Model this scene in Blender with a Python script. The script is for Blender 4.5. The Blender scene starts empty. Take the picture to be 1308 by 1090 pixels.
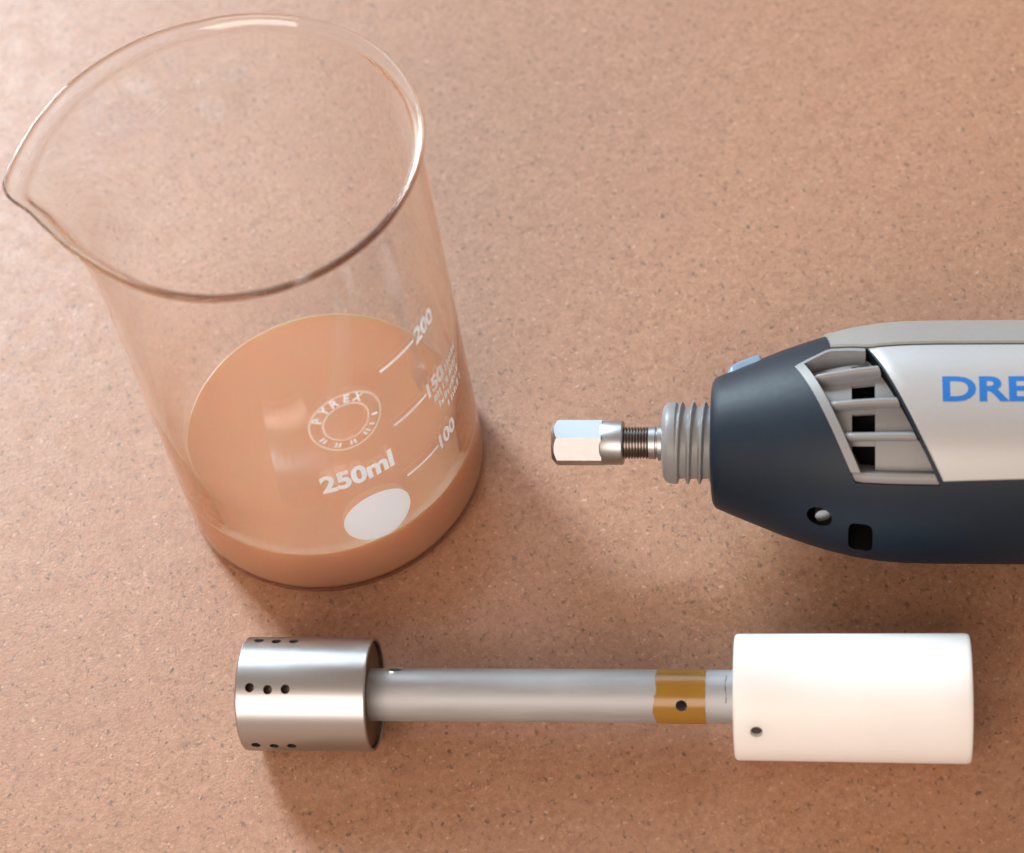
import bpy, bmesh, math, random
from mathutils import Vector, Matrix
random.seed(7)
MM = 0.001
scene = bpy.context.scene
col = scene.collection

# ------------------------------------------------------------------ camera
cam_data = bpy.data.cameras.new("camera")
cam = bpy.data.objects.new("camera", cam_data)
col.objects.link(cam)
right = Vector((0.95250871, -0.28462422, -0.10824142))
up = Vector((0.29465891, 0.77180868, 0.56346028))
fwd = Vector((0.07683278, 0.56859513, -0.81902155))
M = Matrix((right, up, -fwd)).transposed().to_4x4()
M.translation = Vector((0, -292.5, 416.4)) * MM
cam.matrix_world = M
cam_data.sensor_fit = 'HORIZONTAL'
cam_data.sensor_width = 36
cam_data.lens = 82.15
cam_data.clip_start = 0.01
cam_data.clip_end = 50
cam_data.dof.use_dof = True
cam_data.dof.focus_distance = 0.475
cam_data.dof.aperture_fstop = 16
scene.camera = cam

# ------------------------------------------------------------------ world and lamps
world = bpy.data.worlds.new("World")
scene.world = world
world.use_nodes = True
bg = world.node_tree.nodes["Background"]
bg.inputs[0].default_value = (1.0, 0.74, 0.57, 1)
bg.inputs[1].default_value = 0.45

def area(name, az, el, dist, w, h, power, color):
    ld = bpy.data.lights.new(name, 'AREA')
    ld.shape = 'RECTANGLE'
    ld.size, ld.size_y = w, h
    ld.energy = power
    ld.color = color
    o = bpy.data.objects.new(name, ld)
    col.objects.link(o)
    a, e = math.radians(az), math.radians(el)
    d = Vector((math.cos(e) * math.cos(a), math.cos(e) * math.sin(a), math.sin(e)))
    tgt = Vector((0.03, -0.03, 0.02))
    o.location = tgt + d * dist
    o.rotation_euler = (-d).to_track_quat('-Z', 'Y').to_euler()
    return o

area("window_light", 109, 29, 2.2, 0.44, 1.0, 70, (0.78, 0.92, 1.0))
area("sky_window_light", 84, 36, 2.2, 1.3, 1.0, 12, (0.56, 0.81, 1.0))
area("room_light", -126, 36, 1.8, 1.3, 1.1, 23, (1.0, 0.85, 0.74))
area("ceiling_spot", 91.3, 55.1, 2.2, 0.050, 0.036, 0.025, (1.0, 0.95, 0.9))

vs = scene.view_settings
vs.view_transform = 'Standard'
vs.look = 'None'
vs.exposure = 0.08
vs.gamma = 1.0
vs.use_curve_mapping = False
cy = scene.cycles
cy.use_denoising = True
cy.denoiser = 'OPENIMAGEDENOISE'
cy.max_bounces = 128
cy.transmission_bounces = 128
cy.glossy_bounces = 128
cy.diffuse_bounces = 4
cy.volume_bounces = 96
cy.transparent_max_bounces = 16
cy.caustics_reflective = True
cy.caustics_refractive = True
cy.blur_glossy = 0.4
cy.sample_clamp_indirect = 0
scene.render.filter_size = 1.8

# ------------------------------------------------------------------ materials
def new_mat(name):
    m = bpy.data.materials.new(name)
    m.use_nodes = True
    nt = m.node_tree
    return m, nt, nt.nodes["Principled BSDF"]

def simple(name, color, rough=0.5, metal=0.0, spec=0.5, noise=0.0, nscale=400, bump=0.0, stretch=(1, 1, 1), rvar=0.0, coat=0.0):
    """principled material with procedural grain in colour, roughness and relief"""
    m, nt, p = new_mat(name)
    p.inputs["Base Color"].default_value = (*color, 1)
    p.inputs["Roughness"].default_value = rough
    p.inputs["Metallic"].default_value = metal
    p.inputs["Specular IOR Level"].default_value = spec
    p.inputs["Coat Weight"].default_value = coat
    tc = nt.nodes.new("ShaderNodeTexCoord")
    mp = nt.nodes.new("ShaderNodeMapping")
    mp.inputs["Scale"].default_value = stretch
    nz = nt.nodes.new("ShaderNodeTexNoise")
    nz.inputs["Scale"].default_value = nscale
    nz.inputs["Detail"].default_value = 5
    nt.links.new(tc.outputs["Object"], mp.inputs["Vector"])
    nt.links.new(mp.outputs[0], nz.inputs["Vector"])
    if noise:
        mx = nt.nodes.new("ShaderNodeMix")
        mx.data_type = 'RGBA'
        mx.inputs["A"].default_value = (*[c * (1 - noise) for c in color], 1)
        mx.inputs["B"].default_value = (*[min(1, c * (1 + noise)) for c in color], 1)
        nt.links.new(nz.outputs["Fac"], mx.inputs["Factor"])
        nt.links.new(mx.outputs["Result"], p.inputs["Base Color"])
    if rvar:
        mr = nt.nodes.new("ShaderNodeMapRange")
        mr.inputs["To Min"].default_value = max(0.02, rough - rvar)
        mr.inputs["To Max"].default_value = rough + rvar
        nt.links.new(nz.outputs["Fac"], mr.inputs["Value"])
        nt.links.new(mr.outputs[0], p.inputs["Roughness"])
    if bump:
        b = nt.nodes.new("ShaderNodeBump")
        b.inputs["Strength"].default_value = 0.6
        b.inputs["Distance"].default_value = bump
        nt.links.new(nz.outputs["Fac"], b.inputs["Height"])
        nt.links.new(b.outputs[0], p.inputs["Normal"])
    return m

def table_material():
    m, nt, p = new_mat("speckled_board")
    N, L = nt.nodes.new, nt.links.new
    tc = N("ShaderNodeTexCoord")
    def noise(scale, detail=4, rough=0.55, offset=(0, 0, 0), stretch=(1, 1, 1)):
        mp = N("ShaderNodeMapping")
        mp.inputs["Location"].default_value = offset
        mp.inputs["Scale"].default_value = stretch
        n = N("ShaderNodeTexNoise")
        n.inputs["Scale"].default_value = scale
        n.inputs["Detail"].default_value = detail
        n.inputs["Roughness"].default_value = rough
        L(tc.outputs["Object"], mp.inputs["Vector"])
        L(mp.outputs[0], n.inputs["Vector"])
        return n.outputs["Fac"]
    def ramp(fac, p0, p1, c0=(0, 0, 0), c1=(1, 1, 1)):
        r = N("ShaderNodeValToRGB")
        r.color_ramp.elements[0].position = p0
        r.color_ramp.elements[1].position = p1
        r.color_ramp.elements[0].color = (*c0, 1)
        r.color_ramp.elements[1].color = (*c1, 1)
        L(fac, r.inputs[0])
        return r.outputs[0]
    def mix(fac, a, b, mode='MIX'):
        x = N("ShaderNodeMix")
        x.data_type = 'RGBA'
        x.blend_type = mode
        for s, v in (("Factor", fac), ("A", a), ("B", b)):
            if isinstance(v, (tuple, float, int)):
                x.inputs[s].default_value = (*v, 1) if isinstance(v, tuple) else v
            else:
                L(v, x.inputs[s])
        return x.outputs["Result"]
    def mul(a, k):
        x = N("ShaderNodeMath")
        x.operation = 'MULTIPLY'
        L(a, x.inputs[0])
        x.inputs[1].default_value = k
        return x.outputs[0]
    base = ramp(noise(760, 6, 0.85), 0.39, 0.62, (0.285, 0.134, 0.073), (0.455, 0.246, 0.143))
    base = mix(mul(ramp(noise(60, 4, 0.6, (3, 1, 0)), 0.35, 0.7), 0.35), base, (0.355, 0.178, 0.105))
    base = mix(mul(ramp(noise(380, 4, 0.7, (1, 8, 3)), 0.48, 0.66), 0.45), base, (0.235, 0.105, 0.058))
    base = mix(mul(ramp(noise(170, 5, 0.7, (8, 3, 0)), 0.42, 0.62), 0.30), base, (0.47, 0.265, 0.165))
    base = mix(mul(ramp(noise(24, 3, 0.55, (5, 7, 0)), 0.45, 0.7), 0.30), base, (0.345, 0.165, 0.092))
    base = mix(mul(ramp(noise(820, 2, 0.5, (1, 5, 2), (1, 0.7, 1)), 0.60, 0.71), 0.75), base, (0.13, 0.085, 0.055))
    base = mix(mul(ramp(noise(480, 2, 0.5, (7, 2, 4)), 0.685, 0.74), 0.8), base, (0.10, 0.060, 0.045))
    base = mix(mul(ramp(noise(800, 2, 0.5, (2, 9, 1)), 0.63, 0.75), 0.5), base, (0.66, 0.46, 0.34))
    L(base, p.inputs["Base Color"])
    rr = ramp(noise(160, 4, 0.6, (4, 4, 0)), 0.3, 0.7, (0.40, 0.40, 0.40), (0.54, 0.54, 0.54))
    L(rr, p.inputs["Roughness"])
    p.inputs["Specular IOR Level"].default_value = 0.6
    b1 = N("ShaderNodeBump")
    b1.inputs["Strength"].default_value = 0.5
    b1.inputs["Distance"].default_value = 0.00012
    L(noise(1500, 2, 0.6, (6, 1, 3)), b1.inputs["Height"])
    L(b1.outputs[0], p.inputs["Normal"])
    return m

def glass_material():
    m, nt, p = new_mat("borosilicate_glass")
    p.inputs["Base Color"].default_value = (1, 1, 1, 1)
    p.inputs["Roughness"].default_value = 0.0
    p.inputs["IOR"].default_value = 1.47
    p.inputs["Transmission Weight"].default_value = 1.0
    return m

def liquid_material():
    m, nt, p = new_mat("cloudy_liquid")
    p.inputs["Base Color"].default_value = (1.0, 0.56, 0.365, 1)
    p.inputs["Roughness"].default_value = 0.02
    p.inputs["IOR"].default_value = 1.33
    p.inputs["Transmission Weight"].default_value = 0.42
    p.inputs["Subsurface Weight"].default_value = 1.0
    p.inputs["Subsurface Radius"].default_value = (1.0, 0.6, 0.4)
    p.inputs["Subsurface Scale"].default_value = 0.005
    v = nt.nodes.new("ShaderNodeVolumePrincipled")
    v.inputs["Color"].default_value = (0.9997, 0.935, 0.84, 1)
    v.inputs["Density"].default_value = 900.0
    v.inputs["Anisotropy"].default_value = 0.0
    nt.links.new(v.outputs[0], nt.nodes["Material Output"].inputs["Volume"])
    return m

def print_material(name="white_enamel", col_=(0.93, 0.93, 0.94), tr=0.6):
    m, nt, p = new_mat(name)
    p.inputs["Base Color"].default_value = (*col_, 1)
    p.inputs["Roughness"].default_value = 0.45
    t = nt.nodes.new("ShaderNodeBsdfTranslucent")
    t.inputs[0].default_value = (*col_, 1)
    mx = nt.nodes.new("ShaderNodeMixShader")
    mx.inputs[0].default_value = tr
    out = nt.nodes["Material Output"]
    nt.links.new(p.outputs[0], mx.inputs[1])
    nt.links.new(t.outputs[0], mx.inputs[2])
    nt.links.new(mx.outputs[0], out.inputs[0])
    return m

MAT = dict(
    table=table_material(), glass=glass_material(), liquid=liquid_material(), enamel=print_material(),
    emblem=print_material("thin_enamel", (0.85, 0.72, 0.62), 0.3),
    steel=simple("turned_steel", (0.44, 0.44, 0.45), 0.34, 1.0, noise=0.015, nscale=500, stretch=(8, 0.15, 0.15), rvar=0.015),
    steel_in=simple("steel_in_shade", (0.24, 0.19, 0.16), 0.42, 1.0, noise=0.1, nscale=900, rvar=0.05),  # darker, browner copy of the turned steel: shade inside the head as colour
    aluminium=simple("grey_aluminium", (0.40, 0.415, 0.435), 0.60, 0.65, noise=0.34, nscale=330, stretch=(0.16, 1, 1), rvar=0.14, bump=0.00006),
    chrome=simple("satin_nickel", (0.40, 0.405, 0.415), 0.38, 1.0, noise=0.05, nscale=800, rvar=0.06),
    dark_steel=simple("oiled_thread_steel", (0.20, 0.17, 0.155), 0.32, 1.0, noise=0.1, nscale=1500, rvar=0.06),
    tape=simple("amber_tape", (0.30, 0.150, 0.012), 0.28, 0.0, noise=0.10, nscale=220, coat=0.2, bump=0.00010),
    ptfe=simple("white_plastic", (0.86, 0.87, 0.88), 0.42, 0.0, noise=0.02, nscale=300, bump=0.00002),
    rubber=simple("dark_slate_plastic", (0.005, 0.0140, 0.028), 0.52, 0.0, spec=0.32, noise=0.15, nscale=900, bump=0.00003, rvar=0.05),
    grey=simple("grey_plastic", (0.225, 0.23, 0.24), 0.42, 0.0, noise=0.05, nscale=900, bump=0.00002),
    beige=simple("warm_grey_plastic", (0.28, 0.275, 0.265), 0.45, 0.0, noise=0.05, nscale=900, bump=0.00002),
    panel=simple("silver_plate", (0.42, 0.43, 0.445), 0.34, 0.15, noise=0.03, nscale=900, rvar=0.04),
    blue=simple("blue_ink", (0.012, 0.15, 0.50), 0.4, noise=0.05),
    button=simple("blue_grey_plastic", (0.16, 0.26, 0.37), 0.35, noise=0.05),
    black=simple("pocket_shade_black", (0.002, 0.002, 0.0022), 0.8, spec=0.1, noise=0.1),  # colour standing in for shade inside the housing pockets
    pencil=simple("pencil_line", (0.12, 0.12, 0.13), 0.6, noise=0.3, nscale=3000),
    grub=simple("dark_grub_screw", (0.10, 0.09, 0.085), 0.4, 1.0, noise=0.1),
    screw=simple("screw_steel", (0.50, 0.48, 0.46), 0.4, 1.0, noise=0.08),
)

pb = MAT["ptfe"].node_tree.nodes["Principled BSDF"]
pb.inputs["Subsurface Weight"].default_value = 0.35
pb.inputs["Subsurface Radius"].default_value = (1.0, 0.9, 0.85)
pb.inputs["Subsurface Scale"].default_value = 0.008

# ------------------------------------------------------------------ mesh helpers (millimetres in, metres out)
def tag(o, label=None, cat=None, group=None, kind=None):
    for k, v in (("label", label), ("category", cat), ("group", group), ("kind", kind)):
        if v:
            o[k] = v
    return o

def empty(name, loc=(0, 0, 0), rot=(0, 0, 0)):
    o = bpy.data.objects.new(name, None)
    o.empty_display_size = 0.02
    col.objects.link(o)
    o.location = Vector(loc) * MM
    o.rotation_euler = rot
    return o

def build(name, verts, faces, mat, parent=None, smooth=True, sharp=35):
    me = bpy.data.meshes.new(name)
    me.from_pydata([tuple(Vector(v) * MM) for v in verts], [], faces)
    bm = bmesh.new()
    bm.from_mesh(me)
    bmesh.ops.recalc_face_normals(bm, faces=bm.faces)
    bm.to_mesh(me)
    bm.free()
    me.materials.append(mat)
    if smooth:
        me.polygons.foreach_set("use_smooth", [True] * len(me.polygons))
        if sharp:
            me.set_sharp_from_angle(angle=math.radians(sharp))
    o = bpy.data.objects.new(name, me)
    col.objects.link(o)
    if parent:
        o.parent = parent
    return o

def revolve(profile, n=96, closed=False, axis='x', rfun=None):
    """profile of (along, radius); capped at both ends unless closed into a ring"""
    V, F = [], []
    k = len(profile)
    for (x, r) in profile:
        for i in range(n):
            a = 2 * math.pi * i / n
            rr = rfun(x, a, r) if rfun else r
            c, s_ = rr * math.cos(a), rr * math.sin(a)
            V.append((x, c, s_) if axis == 'x' else (c, s_, x))
    for j in range(k - 1 if not closed else k):
        j2 = (j + 1) % k
        for i in range(n):
            i2 = (i + 1) % n
            F.append((j * n + i, j * n + i2, j2 * n + i2, j2 * n + i))
    if not closed:
        F.append(tuple(range(n - 1, -1, -1)))
        F.append(tuple((k - 1) * n + i for i in range(n)))
    return V, F

def cut(o, cutters, op='DIFFERENCE'):
    """apply exact booleans, keeping the object"""
    for c in cutters:
        md = o.modifiers.new("cut", 'BOOLEAN')
        md.operation = op
        md.solver = 'EXACT'
        md.object = c
    bpy.context.view_layer.update()
    dg = bpy.context.evaluated_depsgraph_get()
    me = bpy.data.meshes.new_from_object(o.evaluated_get(dg))
    o.modifiers.clear()
    old = o.data
    o.data = me
    bpy.data.meshes.remove(old)
    for c in cutters:
        bpy.data.objects.remove(c, do_unlink=True)
    me.polygons.foreach_set("use_smooth", [True] * len(me.polygons))
    me.set_sharp_from_angle(angle=math.radians(30))
    return o

def text_verts(txt, size, bold=0.0, xscale=1.0, subdiv=2):
    cu = bpy.data.curves.new("t", 'FONT')
    cu.body = txt
    cu.size = size
    cu.offset = bold
    cu.resolution_u = 4
    o = bpy.data.objects.new("t", cu)
    col.objects.link(o)
    bpy.context.view_layer.update()
    me = bpy.data.meshes.new_from_object(o.evaluated_get(bpy.context.evaluated_depsgraph_get()))
    bpy.data.objects.remove(o)
    bm = bmesh.new()
    bm.from_mesh(me)
    bmesh.ops.remove_doubles(bm, verts=bm.verts, dist=1e-4)
    bmesh.ops.triangulate(bm, faces=bm.faces)
    if subdiv:
        bmesh.ops.subdivide_edges(bm, edges=[e for e in bm.edges if e.calc_length() > size * 0.25], cuts=subdiv, use_grid_fill=False)
        bmesh.ops.triangulate(bm, faces=bm.faces)
    bm.verts.index_update()
    V = [(v.co.x * xscale, v.co.y) for v in bm.verts]
    F = [tuple(v.index for v in f.verts) for f in bm.faces]
    bm.free()
    x0, x1 = min(v[0] for v in V), max(v[0] for v in V)
    V = [(v[0] - x0, v[1]) for v in V]
    return V, F, x1 - x0

def interp(x, xs, ys):
    if x <= xs[0]:
        return ys[0]
    for i in range(len(xs) - 1):
        if x <= xs[i + 1]:
            t = (x - xs[i]) / (xs[i + 1] - xs[i])
            return ys[i] + t * (ys[i + 1] - ys[i])
    return ys[-1]

def smoothstep(t):
    t = max(0.0, min(1.0, t))
    return t * t * (3 - 2 * t)

# ------------------------------------------------------------------ table top
o = build("table_top", [(sx * 600, sy * 600, z) for z in (-18, 0) for sx, sy in ((-1, -1), (1, -1), (1, 1), (-1, 1))],
          [(0, 3, 2, 1), (4, 5, 6, 7), (0, 1, 5, 4), (1, 2, 6, 5), (2, 3, 7, 6), (3, 0, 4, 7)], MAT["table"], smooth=False)
tag(o, "speckled reddish brown board surface under all the objects", "table", kind="structure")

# ------------------------------------------------------------------ beaker
RW, RIN, HB = 32.6, 30.8, 104.5
beaker = empty("beaker")
tag(beaker, "clear glass beaker with pouring spout and white printed graduations", "beaker")

AZ = [0, 60, 91, 115, 129, 137, 145, 157, 166, 170, 174, 179, 189, 200, 208, 218, 240, 360]
RR = [34.2, 34.4, 35.5, 37.2, 38.4, 39.3, 40.3, 42.0, 43.7, 44.3, 43.0, 39.7, 37.2, 35.6, 34.7, 34.3, 34.2, 34.2]
def rim_extra(a):
    d = math.degrees(a) % 360
    w = [interp(d + k, AZ, RR) for k in (-2, 0, 2)]
    return (w[0] + 2 * w[1] + w[2]) / 4 - 34.2

def glass_point(a, r, z):
    """wall point pushed out towards the lip and spout near the top"""
    e = rim_extra(a)
    t = max(0.0, (z - 78) / (HB - 78))
    flare = 0.0
    if z > 200:
        flare = 1.75 * smoothstep((z - (HB - 9)) / 9) ** 1.5
    k = e * t ** 2.2
    zz = z
    d = math.degrees(a) % 360
    return ((r + flare + k) * math.cos(a), (r + flare + k) * math.sin(a), zz + 0.9 * t ** 3 * max(0, 1 - abs(d - 135) / 45))

def rin(z):
    return interp(z, [4, 18, 34, 105], [30.35, 30.25, 31.2, 31.35])
prof = []                                   # (radius, z) from outer base centre, up the outside, over the rim, down the inside
prof += [(0.01, 0.45), (14, 0.45), (28.4, 0.4), (29.4, 0.0)]
for i in range(1, 9):
    a = i / 8 * math.pi / 2
    prof.append((29.4 + 3.2 * math.sin(a), 3.2 - 3.2 * math.cos(a)))
for z in (5, 9, 14, 20, 30, 40, 50, 60, 70, 78, 83, 87, 90, 92, 94, 96, 98, 99.5):
    prof.append((RW, z))
TW, RB, ZL = 1.25, 2.6, 101.35                # lip: the wall curls outward and ends in a fire-polished round edge
CX = RW - TW / 2 + RB                         # centre of the curl
for i in range(0, 7):
    a = math.radians(62) * i / 6
    prof.append((CX - (RB - TW / 2) * math.cos(a), ZL + (RB - TW / 2) * math.sin(a)))
am = math.radians(62)
ex, ez = CX - RB * math.cos(am), ZL + RB * math.sin(am)
for i in range(1, 8):
    b_ = -math.pi / 2 + math.pi * i / 8 - 0.0
    # half circle round the edge, from the under side to the upper side
    n_ = Vector((-math.cos(am), math.sin(am)))
    t_ = Vector((math.sin(am), math.cos(am)))
    q = Vector((ex, ez)) + (t_ * math.cos(b_) + n_ * math.sin(b_)) * (TW / 2)
    prof.append((q.x, q.y))
for i in range(6, -1, -1):
    a = am * i / 6
    prof.append((CX - (RB + TW / 2) * math.cos(a), ZL + (RB + TW / 2) * math.sin(a)))
for z in (99.5, 98, 96, 94, 92, 90, 87, 83, 78, 70, 60, 50, 40, 30, 20, 14, 10, 7):
    prof.append((rin(z), z))
for i in range(1, 9):
    a = i / 8 * math.pi / 2
    prof.append((rin(5) - 3.0 + 3.0 * math.cos(a), 4.3 - 3.0 * math.sin(a)))
prof += [(14, 1.28), (0.01, 1.25)]
NSEG = 160
V, F = [], []
for (r, z) in prof:
    for i in range(NSEG):
        V.append(glass_point(2 * math.pi * i / NSEG, r, z))
for j in range(len(prof) - 1):
    for i in range(NSEG):
        i2 = (i + 1) % NSEG
        F.append((j * NSEG + i, j * NSEG + i2, (j + 1) * NSEG + i2, (j + 1) * NSEG + i))
F.append(tuple(range(NSEG)))
F.append(tuple((len(prof) - 1) * NSEG + i for i in range(NSEG)))
gw = build("glass_wall", V, F, MAT["glass"], beaker, sharp=None)

# liquid: fills the bottom, its meniscus climbing the wall
LEV = 15.6
OV = 0.06
lp = [(0.01, 1.19), (14, 1.22)]
for i in range(8, 0, -1):
    a = i / 8 * math.pi / 2
    lp.append((rin(5) - 3.0 + OV + 3.0 * math.cos(a), 4.3 - 3.06 * math.sin(a)))
lp += [(rin(z) + OV, z) for z in (7, 10, LEV, LEV + 0.25)]
for i in range(1, 11):
    t = i / 10
    lp.append((rin(LEV) + OV - 0.05 - 2.2 * t, LEV + 0.3 * (1 - t) ** 2.2))
lp += [(20, LEV), (8, LEV), (0.01, LEV)]
V, F = revolve([(z, r) for r, z in lp], 128, axis='z')
o = build("liquid", V, F, MAT["liquid"], sharp=None)
tag(o, "cloudy orange liquid filling the bottom of the glass beaker", "liquid")

# prints fired on the outside of the wall: (u, w) in mm -> cylinder
def on_wall(u, w, az0, z0, lift=0.05):
    a = math.radians(az0) + u / RW
    r = RW + lift
    return (r * math.cos(a), r * math.sin(a), z0 + w)

def wall_text(name, txt, size, az0, z0, bold=0.0, xs=1.0, mat="enamel", label=None):
    V, F, w = text_verts(txt, size, bold, xs)
    o = build(name, [on_wall(x, y, az0, z0) for x, y in V], F, MAT[mat], beaker, smooth=False)
    if label:
        o["label"] = label
    return w

def wall_band(name, u0, u1, w0, w1, az0, z0, n=12):
    V, F = [], []
    for i in range(n + 1):
        u = u0 + (u1 - u0) * i / n
        V += [on_wall(u, w0, az0, z0), on_wall(u, w1, az0, z0)]
        if i:
            F.append((2 * i - 2, 2 * i, 2 * i + 1, 2 * i - 1))
    return V, F

wall_text("volume_marking", "250ml", 7.6, -97, 39.0, 0.038 * 7.6, 0.82, label="bold white 250ml printed on the glass")
# round writing spot
V, F = [on_wall(0, 0, -80.6, 25.4)], []
n = 64
for k in range(1, 5):
    for i in range(n):
        a = 2 * math.pi * i / n
        V.append(on_wall(7.3 * k / 4 * math.cos(a), 7.7 * k / 4 * math.sin(a), -80.6, 25.4))
F = [(0, 1 + i, 1 + (i + 1) % n) for i in range(n)]
for k in range(3):
    F += [(1 + k * n + i, 1 + (k + 1) * n + i, 1 + (k + 1) * n + (i + 1) % n, 1 + k * n + (i + 1) % n) for i in range(n)]
o = build("marking_spot", V, F, MAT["enamel"], beaker, smooth=False)
o["label"] = "white oval writing spot on the glass"
for zz, txt in ((68.0, "200"), (50.3, "150"), (32.6, "100")):
    V, F = wall_band("graduation_line", 0, 9.2, -0.32, 0.32, -66.5, zz)
    build("graduation_line", V, F, MAT["enamel"], beaker, smooth=False)
    wall_text("graduation_number", txt, 6.0, -49.5, zz - 1.9, 0.20, 0.74)
# unreadable rows of small print between the numbers: short strokes
V, F = [], []
for row, (zz, az, ln, hh) in enumerate(((48.6, -42, 8.5, 1.9), (45.2, -47, 11.5, 1.9), (42.0, -45, 10.0, 1.9), (38.6, -40, 7.5, 1.9))):
    u = 0.0
    while u < ln:
        wd = random.choice((0.42, 0.5, 0.95))
        h0, h1 = (0, hh) if random.random() < 0.7 else (0, hh * 0.65)
        v, f = wall_band("", u, u + wd, h0, h1, az, zz, 2)
        F += [tuple(i + len(V) for i in q) for q in f]
        V += v
        u += wd + random.choice((0.35, 0.45, 0.9))
build("small_print", V, F, MAT["enamel"], beaker, smooth=False)
# round maker's emblem: two rings with letters between them
EA, EZ = -82.3, 59.3
def ring(r0, r1):
    V, F = [], []
    n = 72
    for i in range(n):
        a = 2 * math.pi * i / n
        for r in (r0, r1):
            V.append(on_wall(r * 0.93 * math.cos(a), r * 1.08 * math.sin(a), EA, EZ))
    F = [(2 * i, 2 * i + 1, (2 * i + 3) % (2 * n), (2 * i + 2) % (2 * n)) for i in range(n)]
    return V, F
V, F = ring(7.55, 8.0)
emblem = build("emblem", V, F, MAT["emblem"], beaker, smooth=False)
emblem["label"] = "round ring emblem reading PYREX printed on the glass"
V, F = ring(4.75, 5.15)
build("emblem_inner_ring", V, F, MAT["emblem"], emblem, smooth=False)
V, F = [], []
for ch, deg in zip("PYREX", (152, 126, 102, 78, 55)):
    v, f, w = text_verts(ch, 2.9, 0.09, 0.95, 1)
    t = math.radians(deg - 90)
    for x, y in v:
        x, y = x - w / 2, y + 5.45
        X, Y = x * math.cos(t) - y * math.sin(t), x * math.sin(t) + y * math.cos(t)
        V.append(on_wall(X * 0.93, Y * 1.08, EA, EZ))
    F += [tuple(i + len(V) - len(v) for i in q) for q in f]
for deg in (205, 213, 238, 246, 268, 276, 300, 308, 322, 345):
    t = math.radians(deg)
    for (r0, r1, da) in ((5.7, 7.0, 2.2),):
        b0 = len(V)
        for r, s_ in ((r0, -1), (r1, -1), (r1, 1), (r0, 1)):
            tt = t + math.radians(da) * s_
            V.append(on_wall(r * 0.93 * math.cos(tt), r * 1.08 * math.sin(tt), EA, EZ))
        F.append((b0, b0 + 1, b0 + 2, b0 + 3))
build("emblem_lettering", V, F, MAT["enamel"], emblem, smooth=False)

# ------------------------------------------------------------------ mixing shaft: perforated steel head, tube, white sleeve
def frame_fn(cn, cz):
    """cross-section point at angle phi (degrees) from the side facing the viewer, turned up and over"""
    nrm = math.hypot(cn, cz)
    cn, cz = cn / nrm, cz / nrm
    def f(x, phi, r, z0=0.0):
        p = math.radians(phi)
        return (x, r * (-cn * math.cos(p) + cz * math.sin(p)), z0 + r * (cz * math.cos(p) + cn * math.sin(p)))
    return f

shaft = empty("mixing_shaft", (-29.9, -54.2, 11.3), (0, math.radians(-0.46), math.radians(-20.6)))
tag(shaft, "metal mixing shaft with perforated steel head, amber tape band and white sleeve", "mixing shaft")
sp = frame_fn(0.464, 0.886)

def drill(pt_in, pt_out, r, n=20):
    a, b = Vector(pt_in), Vector(pt_out)
    d = (b - a).normalized()
    e1 = d.orthogonal().normalized()
    e2 = d.cross(e1)
    V = [tuple(p + (e1 * math.cos(2 * math.pi * i / n) + e2 * math.sin(2 * math.pi * i / n)) * r) for p in (a, b) for i in range(n)]
    F = [(i, (i + 1) % n, n + (i + 1) % n, n + i) for i in range(n)] + [tuple(range(n - 1, -1, -1)), tuple(range(n, 2 * n))]
    return V, F

def cutter(V, F, parent):
    c = build("cutter", V, F, MAT["black"], parent, smooth=False)
    return c

HR = 11.25
V, F = revolve([(0.35, 0.01), (0.35, 9.0), (0, 9.4), (0, 10.95), (0.3, 11.25), (25.45, 11.25), (25.7, 11.05), (25.7, 10.75), (25.5, 10.55), (1.4, 10.55), (1.4, 0.01)], 128)
head = build("steel_head", V, F, MAT["steel"], shaft)
cuts = []
for row in (67, 5, -64, -138, 146):
    for j, x in enumerate((3.0, 6.6, 10.1)):
        ph = row + (0.8, -1.2, -0.6)[j]
        cuts.append(cutter(*drill(sp(x, ph, 9.5), sp(x, ph, 12.5), 0.92), shaft))
cut(head, cuts)
head.data.materials.append(MAT["steel_in"])
for pl in head.data.polygons:
    c = pl.center / MM
    if math.hypot(c.y, c.z) < 10.62 and 1.2 < c.x < 25.3:
        pl.material_index = 1
head["label"] = "brushed steel cylinder with rows of small holes"
# rotor core inside the head
V, F = revolve([(1.6, 0.01), (1.6, 8.6), (20.0, 8.6), (20.2, 10.5), (24.7, 10.5), (24.9, 10.3), (24.9, 0.01)], 96)
build("rotor_core", V, F, MAT["steel_in"], shaft)

TR = 5.2
V, F = revolve([(12.6, 0.01), (12.6, TR)] + [(x, TR) for x in range(16, 104, 4)] + [(102, 0.01)], 96)
tube = build("tube", V, F, MAT["aluminium"], shaft)
cut(tube, [cutter(*drill(sp(30.0, 72, 1.0), sp(30.0, 72, 7), 1.25), shaft),
           cutter(*drill(sp(86.4, -20, -3.5), sp(86.4, -20, 7), 1.15), shaft)])
# burr left round the drilled hole
V, F = [], []
n = 24
for i in range(n):
    a = 2 * math.pi * i / n
    hgt = 0.10 + 0.10 * random.random()
    for rr, h in ((1.25, 0.02), (1.42, hgt), (1.75, 0.01)):
        V.append(sp(30.0 + rr * math.cos(a), 72 + math.degrees(rr * math.sin(a) / TR), TR + h))
F = [(3 * i + k, 3 * ((i + 1) % n) + k, 3 * ((i + 1) % n) + k + 1, 3 * i + k + 1) for i in range(n) for k in (0, 1)]
build("hole_burr", V, F, MAT["chrome"], tube)

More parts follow.
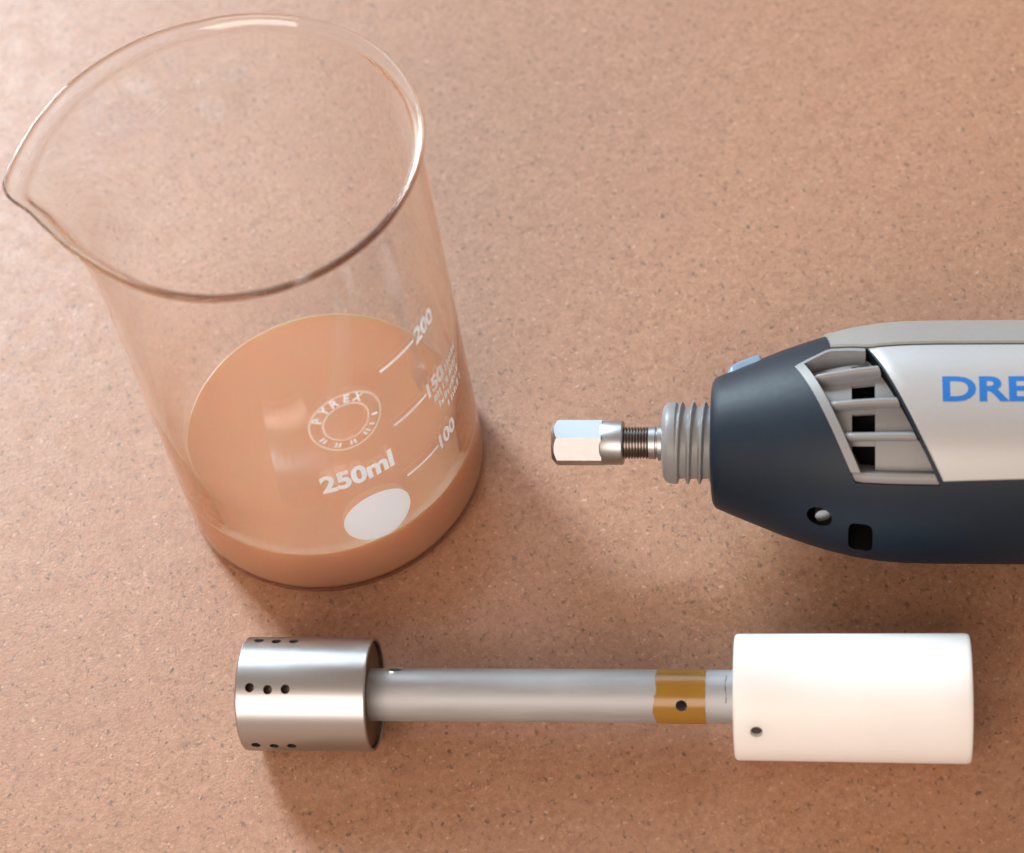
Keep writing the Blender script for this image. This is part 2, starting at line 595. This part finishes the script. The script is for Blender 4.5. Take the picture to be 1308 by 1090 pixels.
# amber tape wrapped round the tube, left edge torn
V, F = [], []
n = 120
for i in range(n):
    ph = 360 * i / n
    x0 = 81.0 + 0.18 * math.sin(ph * 0.11) + 0.10 * random.random() + (0.35 if 2 < ph < 300 else 0)
    for x, h in ((x0, 0.0), (x0, 0.10), (91.0, 0.10), (91.0, 0.0)):
        V.append(sp(x + (0.03 * math.sin(ph * .3) if x > 90 else 0), ph, TR + h - 0.02))
for i in range(n):
    j = (i + 1) % n
    for k in range(4):
        F.append((4 * i + k, 4 * j + k, 4 * j + (k + 1) % 4, 4 * i + (k + 1) % 4))
tape = build("tape_band", V, F, MAT["tape"], shaft)
cut(tape, [cutter(*drill(sp(86.4, -20, 3.0), sp(86.4, -20, 7), 1.12), shaft)])
tape["label"] = "amber tape band with a drilled hole"
# scribed line on the tube by the sleeve
V = []
for i in range(9):
    ph = -14 + 66 * i / 8
    w = 0.09 + 0.05 * math.sin(i * 2.1)
    V += [sp(94.9 + 0.12 * math.sin(i) - w, ph, TR + 0.03), sp(94.9 + 0.12 * math.sin(i) + w, ph, TR + 0.03)]
build("scribed_line", V, [(2 * i, 2 * i + 2, 2 * i + 3, 2 * i + 1) for i in range(8)], MAT["pencil"], tube, smooth=False)

SR = 12.15
V, F = revolve([(x - 2.4, r) for x, r in [(98.9, 5.1), (98.9, 11.5), (99.0, 11.85), (99.25, 12.05), (99.6, SR)] + [(x, SR + 0.25 * (x - 100) / 43) for x in (104, 112, 120, 128, 136, 142.6)] +
               [(143.2, 12.3), (143.42, 12.15), (143.5, 11.9), (143.5, 9.2), (143.3, 9.0), (126, 9.0), (126, 5.1)]], 128, closed=True)
sleeve = build("sleeve", V, F, MAT["ptfe"], shaft)
cut(sleeve, [cutter(*drill(sp(100.9, -33, 7.0), sp(100.9, -33, 14), 1.2), shaft)])
sleeve["label"] = "smooth white plastic cylinder with a small grub screw hole"
V, F = drill(sp(100.9, -33, 8.6), sp(100.9, -33, 10.9), 1.19)
build("grub_screw", V, F, MAT["grub"], sleeve)

# ------------------------------------------------------------------ rotary tool
tool = empty("rotary_tool", (73.77, -38.48, 0), (0, 0, math.radians(-20.92)))
tag(tool, "dark slate and silver handheld rotary tool lying on its side", "rotary tool")
tp_ = frame_fn(0.558, 0.83)
AXZ = 24.0
BX = [0, 0.8, 5, 9.5, 14, 19, 23, 28, 33, 38, 44, 100, 114, 124, 130, 134]
BR = [12.6, 13.2, 15.0, 16.8, 18.6, 20.3, 21.5, 22.7, 23.5, 23.88, 24.0, 24.0, 23.2, 21.0, 18.0, 13.0]
def body_r(x):
    return interp(x, BX, BR)
def P(x, phi, h=0.0):
    return tp_(x, phi, body_r(x) + h, AXZ)

prof = [(0.0, 6.0), (0.0, 11.6), (0.15, 12.2), (0.4, 12.7)]
for i in range(1, len(BX)):
    prof.append((BX[i], BR[i]))
    if i + 1 < len(BX):
        for t in (1 / 3, 2 / 3):
            x = BX[i] + (BX[i + 1] - BX[i]) * t
            prof.append((x, body_r(x)))
prof += [(136.5, 9.0), (137, 0.01)]
V, F = revolve(prof, 120)
V = [(x, y, z + AXZ) for x, y, z in V]
housing = build("housing", V, F, MAT["rubber"], tool)

def patch(fn, ns, nt, hout, hin, soft=0.18, crown=0.0):
    """solid shell piece on the body: fn(s, t) -> (x, phi); border ring lowered for a rounded edge"""
    S = [0, 0.004] + [i / ns for i in range(1, ns)] + [0.996, 1]
    T = [0, 0.008] + [i / nt for i in range(1, nt)] + [0.992, 1]
    V, F = [], []
    m, n = len(S), len(T)
    for i, s_ in enumerate(S):
        for j, t in enumerate(T):
            edge = i in (0, m - 1) or j in (0, n - 1)
            V.append(P(*fn(s_, t), hout - (soft if edge else 0) - crown * abs(2 * t - 1) ** 2.5 - crown * max(0, 1 - s_ / 0.10) ** 2))
    for s_ in S:
        for t in T:
            V.append(P(*fn(s_, t), hin))
    k = m * n
    for i in range(m - 1):
        for j in range(n - 1):
            a, b, c, d = i * n + j, (i + 1) * n + j, (i + 1) * n + j + 1, i * n + j + 1
            F.append((a, b, c, d))
            F.append((k + d, k + c, k + b, k + a))
    for i in range(m - 1):
        for j in (0, n - 1):
            F.append((i * n + j, (i + 1) * n + j, k + (i + 1) * n + j, k + i * n + j))
    for j in range(n - 1):
        for i in (0, m - 1):
            F.append((i * n + j, i * n + j + 1, k + i * n + j + 1, k + i * n + j))
    return V, F

def lerp(a, b, t):
    return a + (b - a) * t

# the vent opening, bounded by slanting left and right edges
VT, VB = 52.0, -19.6
def vleft(phi): return lerp(28.2, 16.4, (phi - VB) / (50.6 - VB))
def vright(phi): return lerp(44.2, 30.4, (phi - VB) / (53.0 - VB))
def vtop(x): return interp(x, [16.4, 23.2, 30.4], [50.8, 59.0, 53.0])
def vent_fn(s_, t):
    xt = lerp(16.4, 30.4, s_)
    xb = lerp(28.2, 44.2, s_)
    return lerp(xb, xt, t), lerp(VB, vtop(xt), t)
V, F = patch(vent_fn, 14, 20, 3.0, -6.5, 0)
c1 = cutter(V, F, tool)
n = 32
sq = []
for i in range(n):
    a = 2 * math.pi * i / n
    k = (abs(math.cos(a)) ** 5 + abs(math.sin(a)) ** 5) ** (-1 / 5)
    sq.append((29.3 + 2.35 * k * math.cos(a), -54.5 + 11.5 * k * math.sin(a)))
V = [P(x, ph, h) for h in (-7, 2) for x, ph in sq]
F = [(i, (i + 1) % n, n + (i + 1) % n, n + i) for i in range(n)] + [tuple(range(n - 1, -1, -1)), tuple(range(n, 2 * n))]
c2 = cutter(V, F, tool)
V, F = drill(P(21.4, -43, -4.5), P(21.4, -43, 3), 2.45, 28)
c3 = cutter(V, F, tool)
cut(housing, [c1, c2, c3])
housing.data.materials.append(MAT["black"])
for pl in housing.data.polygons:                     # faces inside the pockets go black, painting in their shade
    c = pl.center / MM
    if 1 < c.x < 60 and math.hypot(c.y, c.z - AXZ) < body_r(c.x) - 0.5:
        pl.material_index = 1
housing["label"] = "dark slate moulded front shell and underside"
V, F = drill(P(22.4, -47, -4.4), P(22.3, -46.5, -1.6), 1.7, 24)
build("screw_head", V, F, MAT["screw"], housing)

# grey vent frame, floor and ribs
def vsub(x0f, x1f, p0, p1, hout, hin, ns=8, nt=3, soft=0.15, crown=0.0):
    def fn(s_, t):
        ph = lerp(p0, p1, t)
        return lerp(x0f(ph), x1f(ph), s_), ph
    return patch(fn, ns, nt, hout, hin, soft, crown)
def join(parts):
    V, F = [], []
    for v, f in parts:
        F += [tuple(i + len(V) for i in q) for q in f]
        V += v
    return V, F
frame_parts = [
    vsub(lambda p: vleft(p) + 0.05, lambda p: vleft(p) + 1.9, VB + 4.9, 50.6, 0.15, -6.2, 6, 18, 0.3),
    vsub(lambda p: vleft(p) + 0.05, lambda p: vright(p) - 0.05, VB + 0.3, VB + 5.2, 0.12, -6.2, 12, 4, 0.2, 0.35),
    patch(lambda s_, t: (lerp(16.9, 30.3, s_), vtop(lerp(16.9, 30.3, s_)) - lerp(2.6, 0.2, t)), 14, 2, 0.0, -6.2, 0.2),
]
vent = build("vent_frame", *join(frame_parts), MAT["grey"], tool)
rib_phi = (39.2, 20.6, 3.2)
rows = [(rib_phi[0] + 2, 50.5), (rib_phi[1] + 2, rib_phi[0] - 2), (rib_phi[2] + 2, rib_phi[1] - 2), (VB + 4.2, rib_phi[2] - 2)]
floor_parts = []
for (p0, p1) in rows:
    hm = p0 + (p1 - p0) * 0.82
    floor_parts.append(vsub(lambda p: vleft(p) + 1.4, lambda p: 27.6, p0 - .5, p1 + .5, -3.0, -4.0, 5, 3, 0.05))
    floor_parts.append(vsub(lambda p: 32.0 if vright(p) > 32.6 else vright(p) - 0.4, lambda p: vright(p) - 0.02, p0 - .5, p1 + .5, -2.6, -4.0, 5, 3, 0.05))
    floor_parts.append(vsub(lambda p: 27.6, lambda p: min(32.0, vright(p) - 0.4), hm, p1 + .5, -3.0, -4.0, 3, 2, 0.05))
# the bottom row starts right of the slanting frame
build("vent_floor", *join(floor_parts), MAT["grey"], vent)
for ph in rib_phi:
    V, F = vsub(lambda p: vleft(p) + 1.8, lambda p: vright(p) - 0.3, ph - 2.3, ph + 2.3, -0.15, -4.6, 24, 8, 0.1, 1.0)
    build("rib", V, F, MAT["grey"], vent)
V, F = drill(P(29.6, 46, -5.0), P(29.6, 46, -3.2), 1.3, 16)
build("vent_screw", V, F, MAT["chrome"], vent)

# silver plate with the lettering, and the grey upper shell
V, F = patch(lambda s_, t: (lerp(lerp(44.75, 30.85, t), 112, s_), lerp(lerp(-17.6, -15.8, min(1, s_ * 3)), 52.2, t)), 30, 22, 0.22, -1.5, 0.2)
plate = build("name_plate", V, F, MAT["panel"], tool)
plate["label"] = "silver plate with blue lettering"
def strip_fn(s_, t):
    xl = lerp(23.6, 19.5, t)
    x = lerp(xl, 118, s_ ** 1.3)
    lo = interp(x, [23.6, 31.0, 120], [60.0, 53.4, 53.0])
    return x, lerp(lo, 150, t)
V, F = patch(strip_fn, 40, 24, 0.45, -1.5, 0.35)
build("upper_shell", V, F, MAT["beige"], tool)

V, F, w = text_verts("DREMEL", 5.9, 0.17, 1.55, 2)
pr = body_r(60) + 0.26
X0, PH0 = 44.6, 19.6
build("lettering", [tp_(X0 + x, PH0 + math.degrees(y / pr) * 1.22, pr, AXZ) for x, y in V], F, MAT["blue"], plate, smooth=False)

# spindle lock button
V, F = [], []
ns, nt = 10, 10
for i in range(ns + 1):
    for j in range(nt + 1):
        s_, t = i / ns, j / nt
        e = (1 - (2 * s_ - 1) ** 4) * (1 - (2 * t - 1) ** 4)
        V.append(P(lerp(2.8, 10.2, s_), lerp(78, 114, t), -0.5 + 1.75 * e ** 0.45))
k = len(V)
F = [(i * (nt + 1) + j, (i + 1) * (nt + 1) + j, (i + 1) * (nt + 1) + j + 1, i * (nt + 1) + j + 1) for i in range(ns) for j in range(nt)]
V.append(P(7, 89, -3))
rim_loop = [i * (nt + 1) for i in range(ns + 1)] + [ns * (nt + 1) + j for j in range(1, nt + 1)] + [i * (nt + 1) + nt for i in range(ns - 1, -1, -1)] + [j for j in range(nt - 1, 0, -1)]
F += [(rim_loop[i], rim_loop[(i + 1) % len(rim_loop)], k) for i in range(len(rim_loop))]
build("lock_button", V, F, MAT["button"], tool)

# threaded collar, spindle and hexagonal collet nut
def shift(V):
    return [(x, y, z + AXZ) for x, y, z in V]
pitch = 2.35
def thread(x, a, r):
    if r < 8 or x > -0.1 or x < -7.2:
        return r
    f = (x / pitch + a / (2 * math.pi)) % 1.0
    ridge = max(0.0, 1 - abs(f - 0.5) / 0.24)
    w = min(1.0, (x + 7.2) / 0.6)
    return r - 1.05 * w * (1 - min(1, ridge * 1.5))
V, F = revolve([(-9.95, 0.01), (-9.95, 6.6), (-9.75, 7.2), (-9.4, 7.75), (-8.9, 8.1), (-8.2, 8.25)] + [(-7.4 + 0.15 * i, 8.3) for i in range(50)] + [(0.4, 8.3), (0.4, 0.01)], 96, rfun=thread)
build("threaded_collar", shift(V), F, MAT["grey"], tool, sharp=50)
spin = [(-18.3, 0.01), (-18.3, 3.0)]
x = -18.3
while x < -12.9:
    spin += [(x + 0.12, 3.25), (x + 0.36, 3.25), (x + 0.48, 2.85), (x + 0.55, 2.85)]
    x += 0.6
spin += [(x, 3.0), (x + 0.2, 0.01)]
V, F = revolve(spin, 48)
spindle = build("spindle", shift(V), F, MAT["dark_steel"], tool)
V, F = revolve([(-13.0, 0.01), (-13.0, 2.9), (-12.8, 3.3), (-11.5, 3.35), (-11.35, 3.0), (-11.1, 3.0), (-10.95, 3.6), (-9.9, 3.65), (-9.8, 0.01)], 48)
build("spindle_shoulder", shift(V), F, MAT["chrome"], spindle)
# nut: hexagon chamfered at the front, round skirt behind
R6 = 4.85
hexv = []
for x in (-32.4, -22.2):
    for k in range(6):
        hexv.append(tp_(x, 12 + 60 * k, R6, AXZ))
hexf = [(i, (i + 1) % 6, 6 + (i + 1) % 6, 6 + i) for i in range(6)] + [tuple(range(5, -1, -1)), tuple(range(6, 12))]
nut = build("collet_nut", hexv, hexf, MAT["chrome"], tool)
V, F = revolve([(-33, 2.0), (-32.4, 3.55), (-31.3, 4.75), (-30.6, 5.2), (-22.0, 5.2)], 64)
cut(nut, [cutter(shift(V), F, tool)], 'INTERSECT')
V, F = revolve([(-22.6, 0.01), (-22.6, 4.3), (-22.3, 4.5), (-18.2, 4.5), (-17.9, 4.2), (-17.9, 0.01)], 64)
build("nut_skirt", shift(V), F, MAT["chrome"], nut)
bpy.context.view_layer.update()
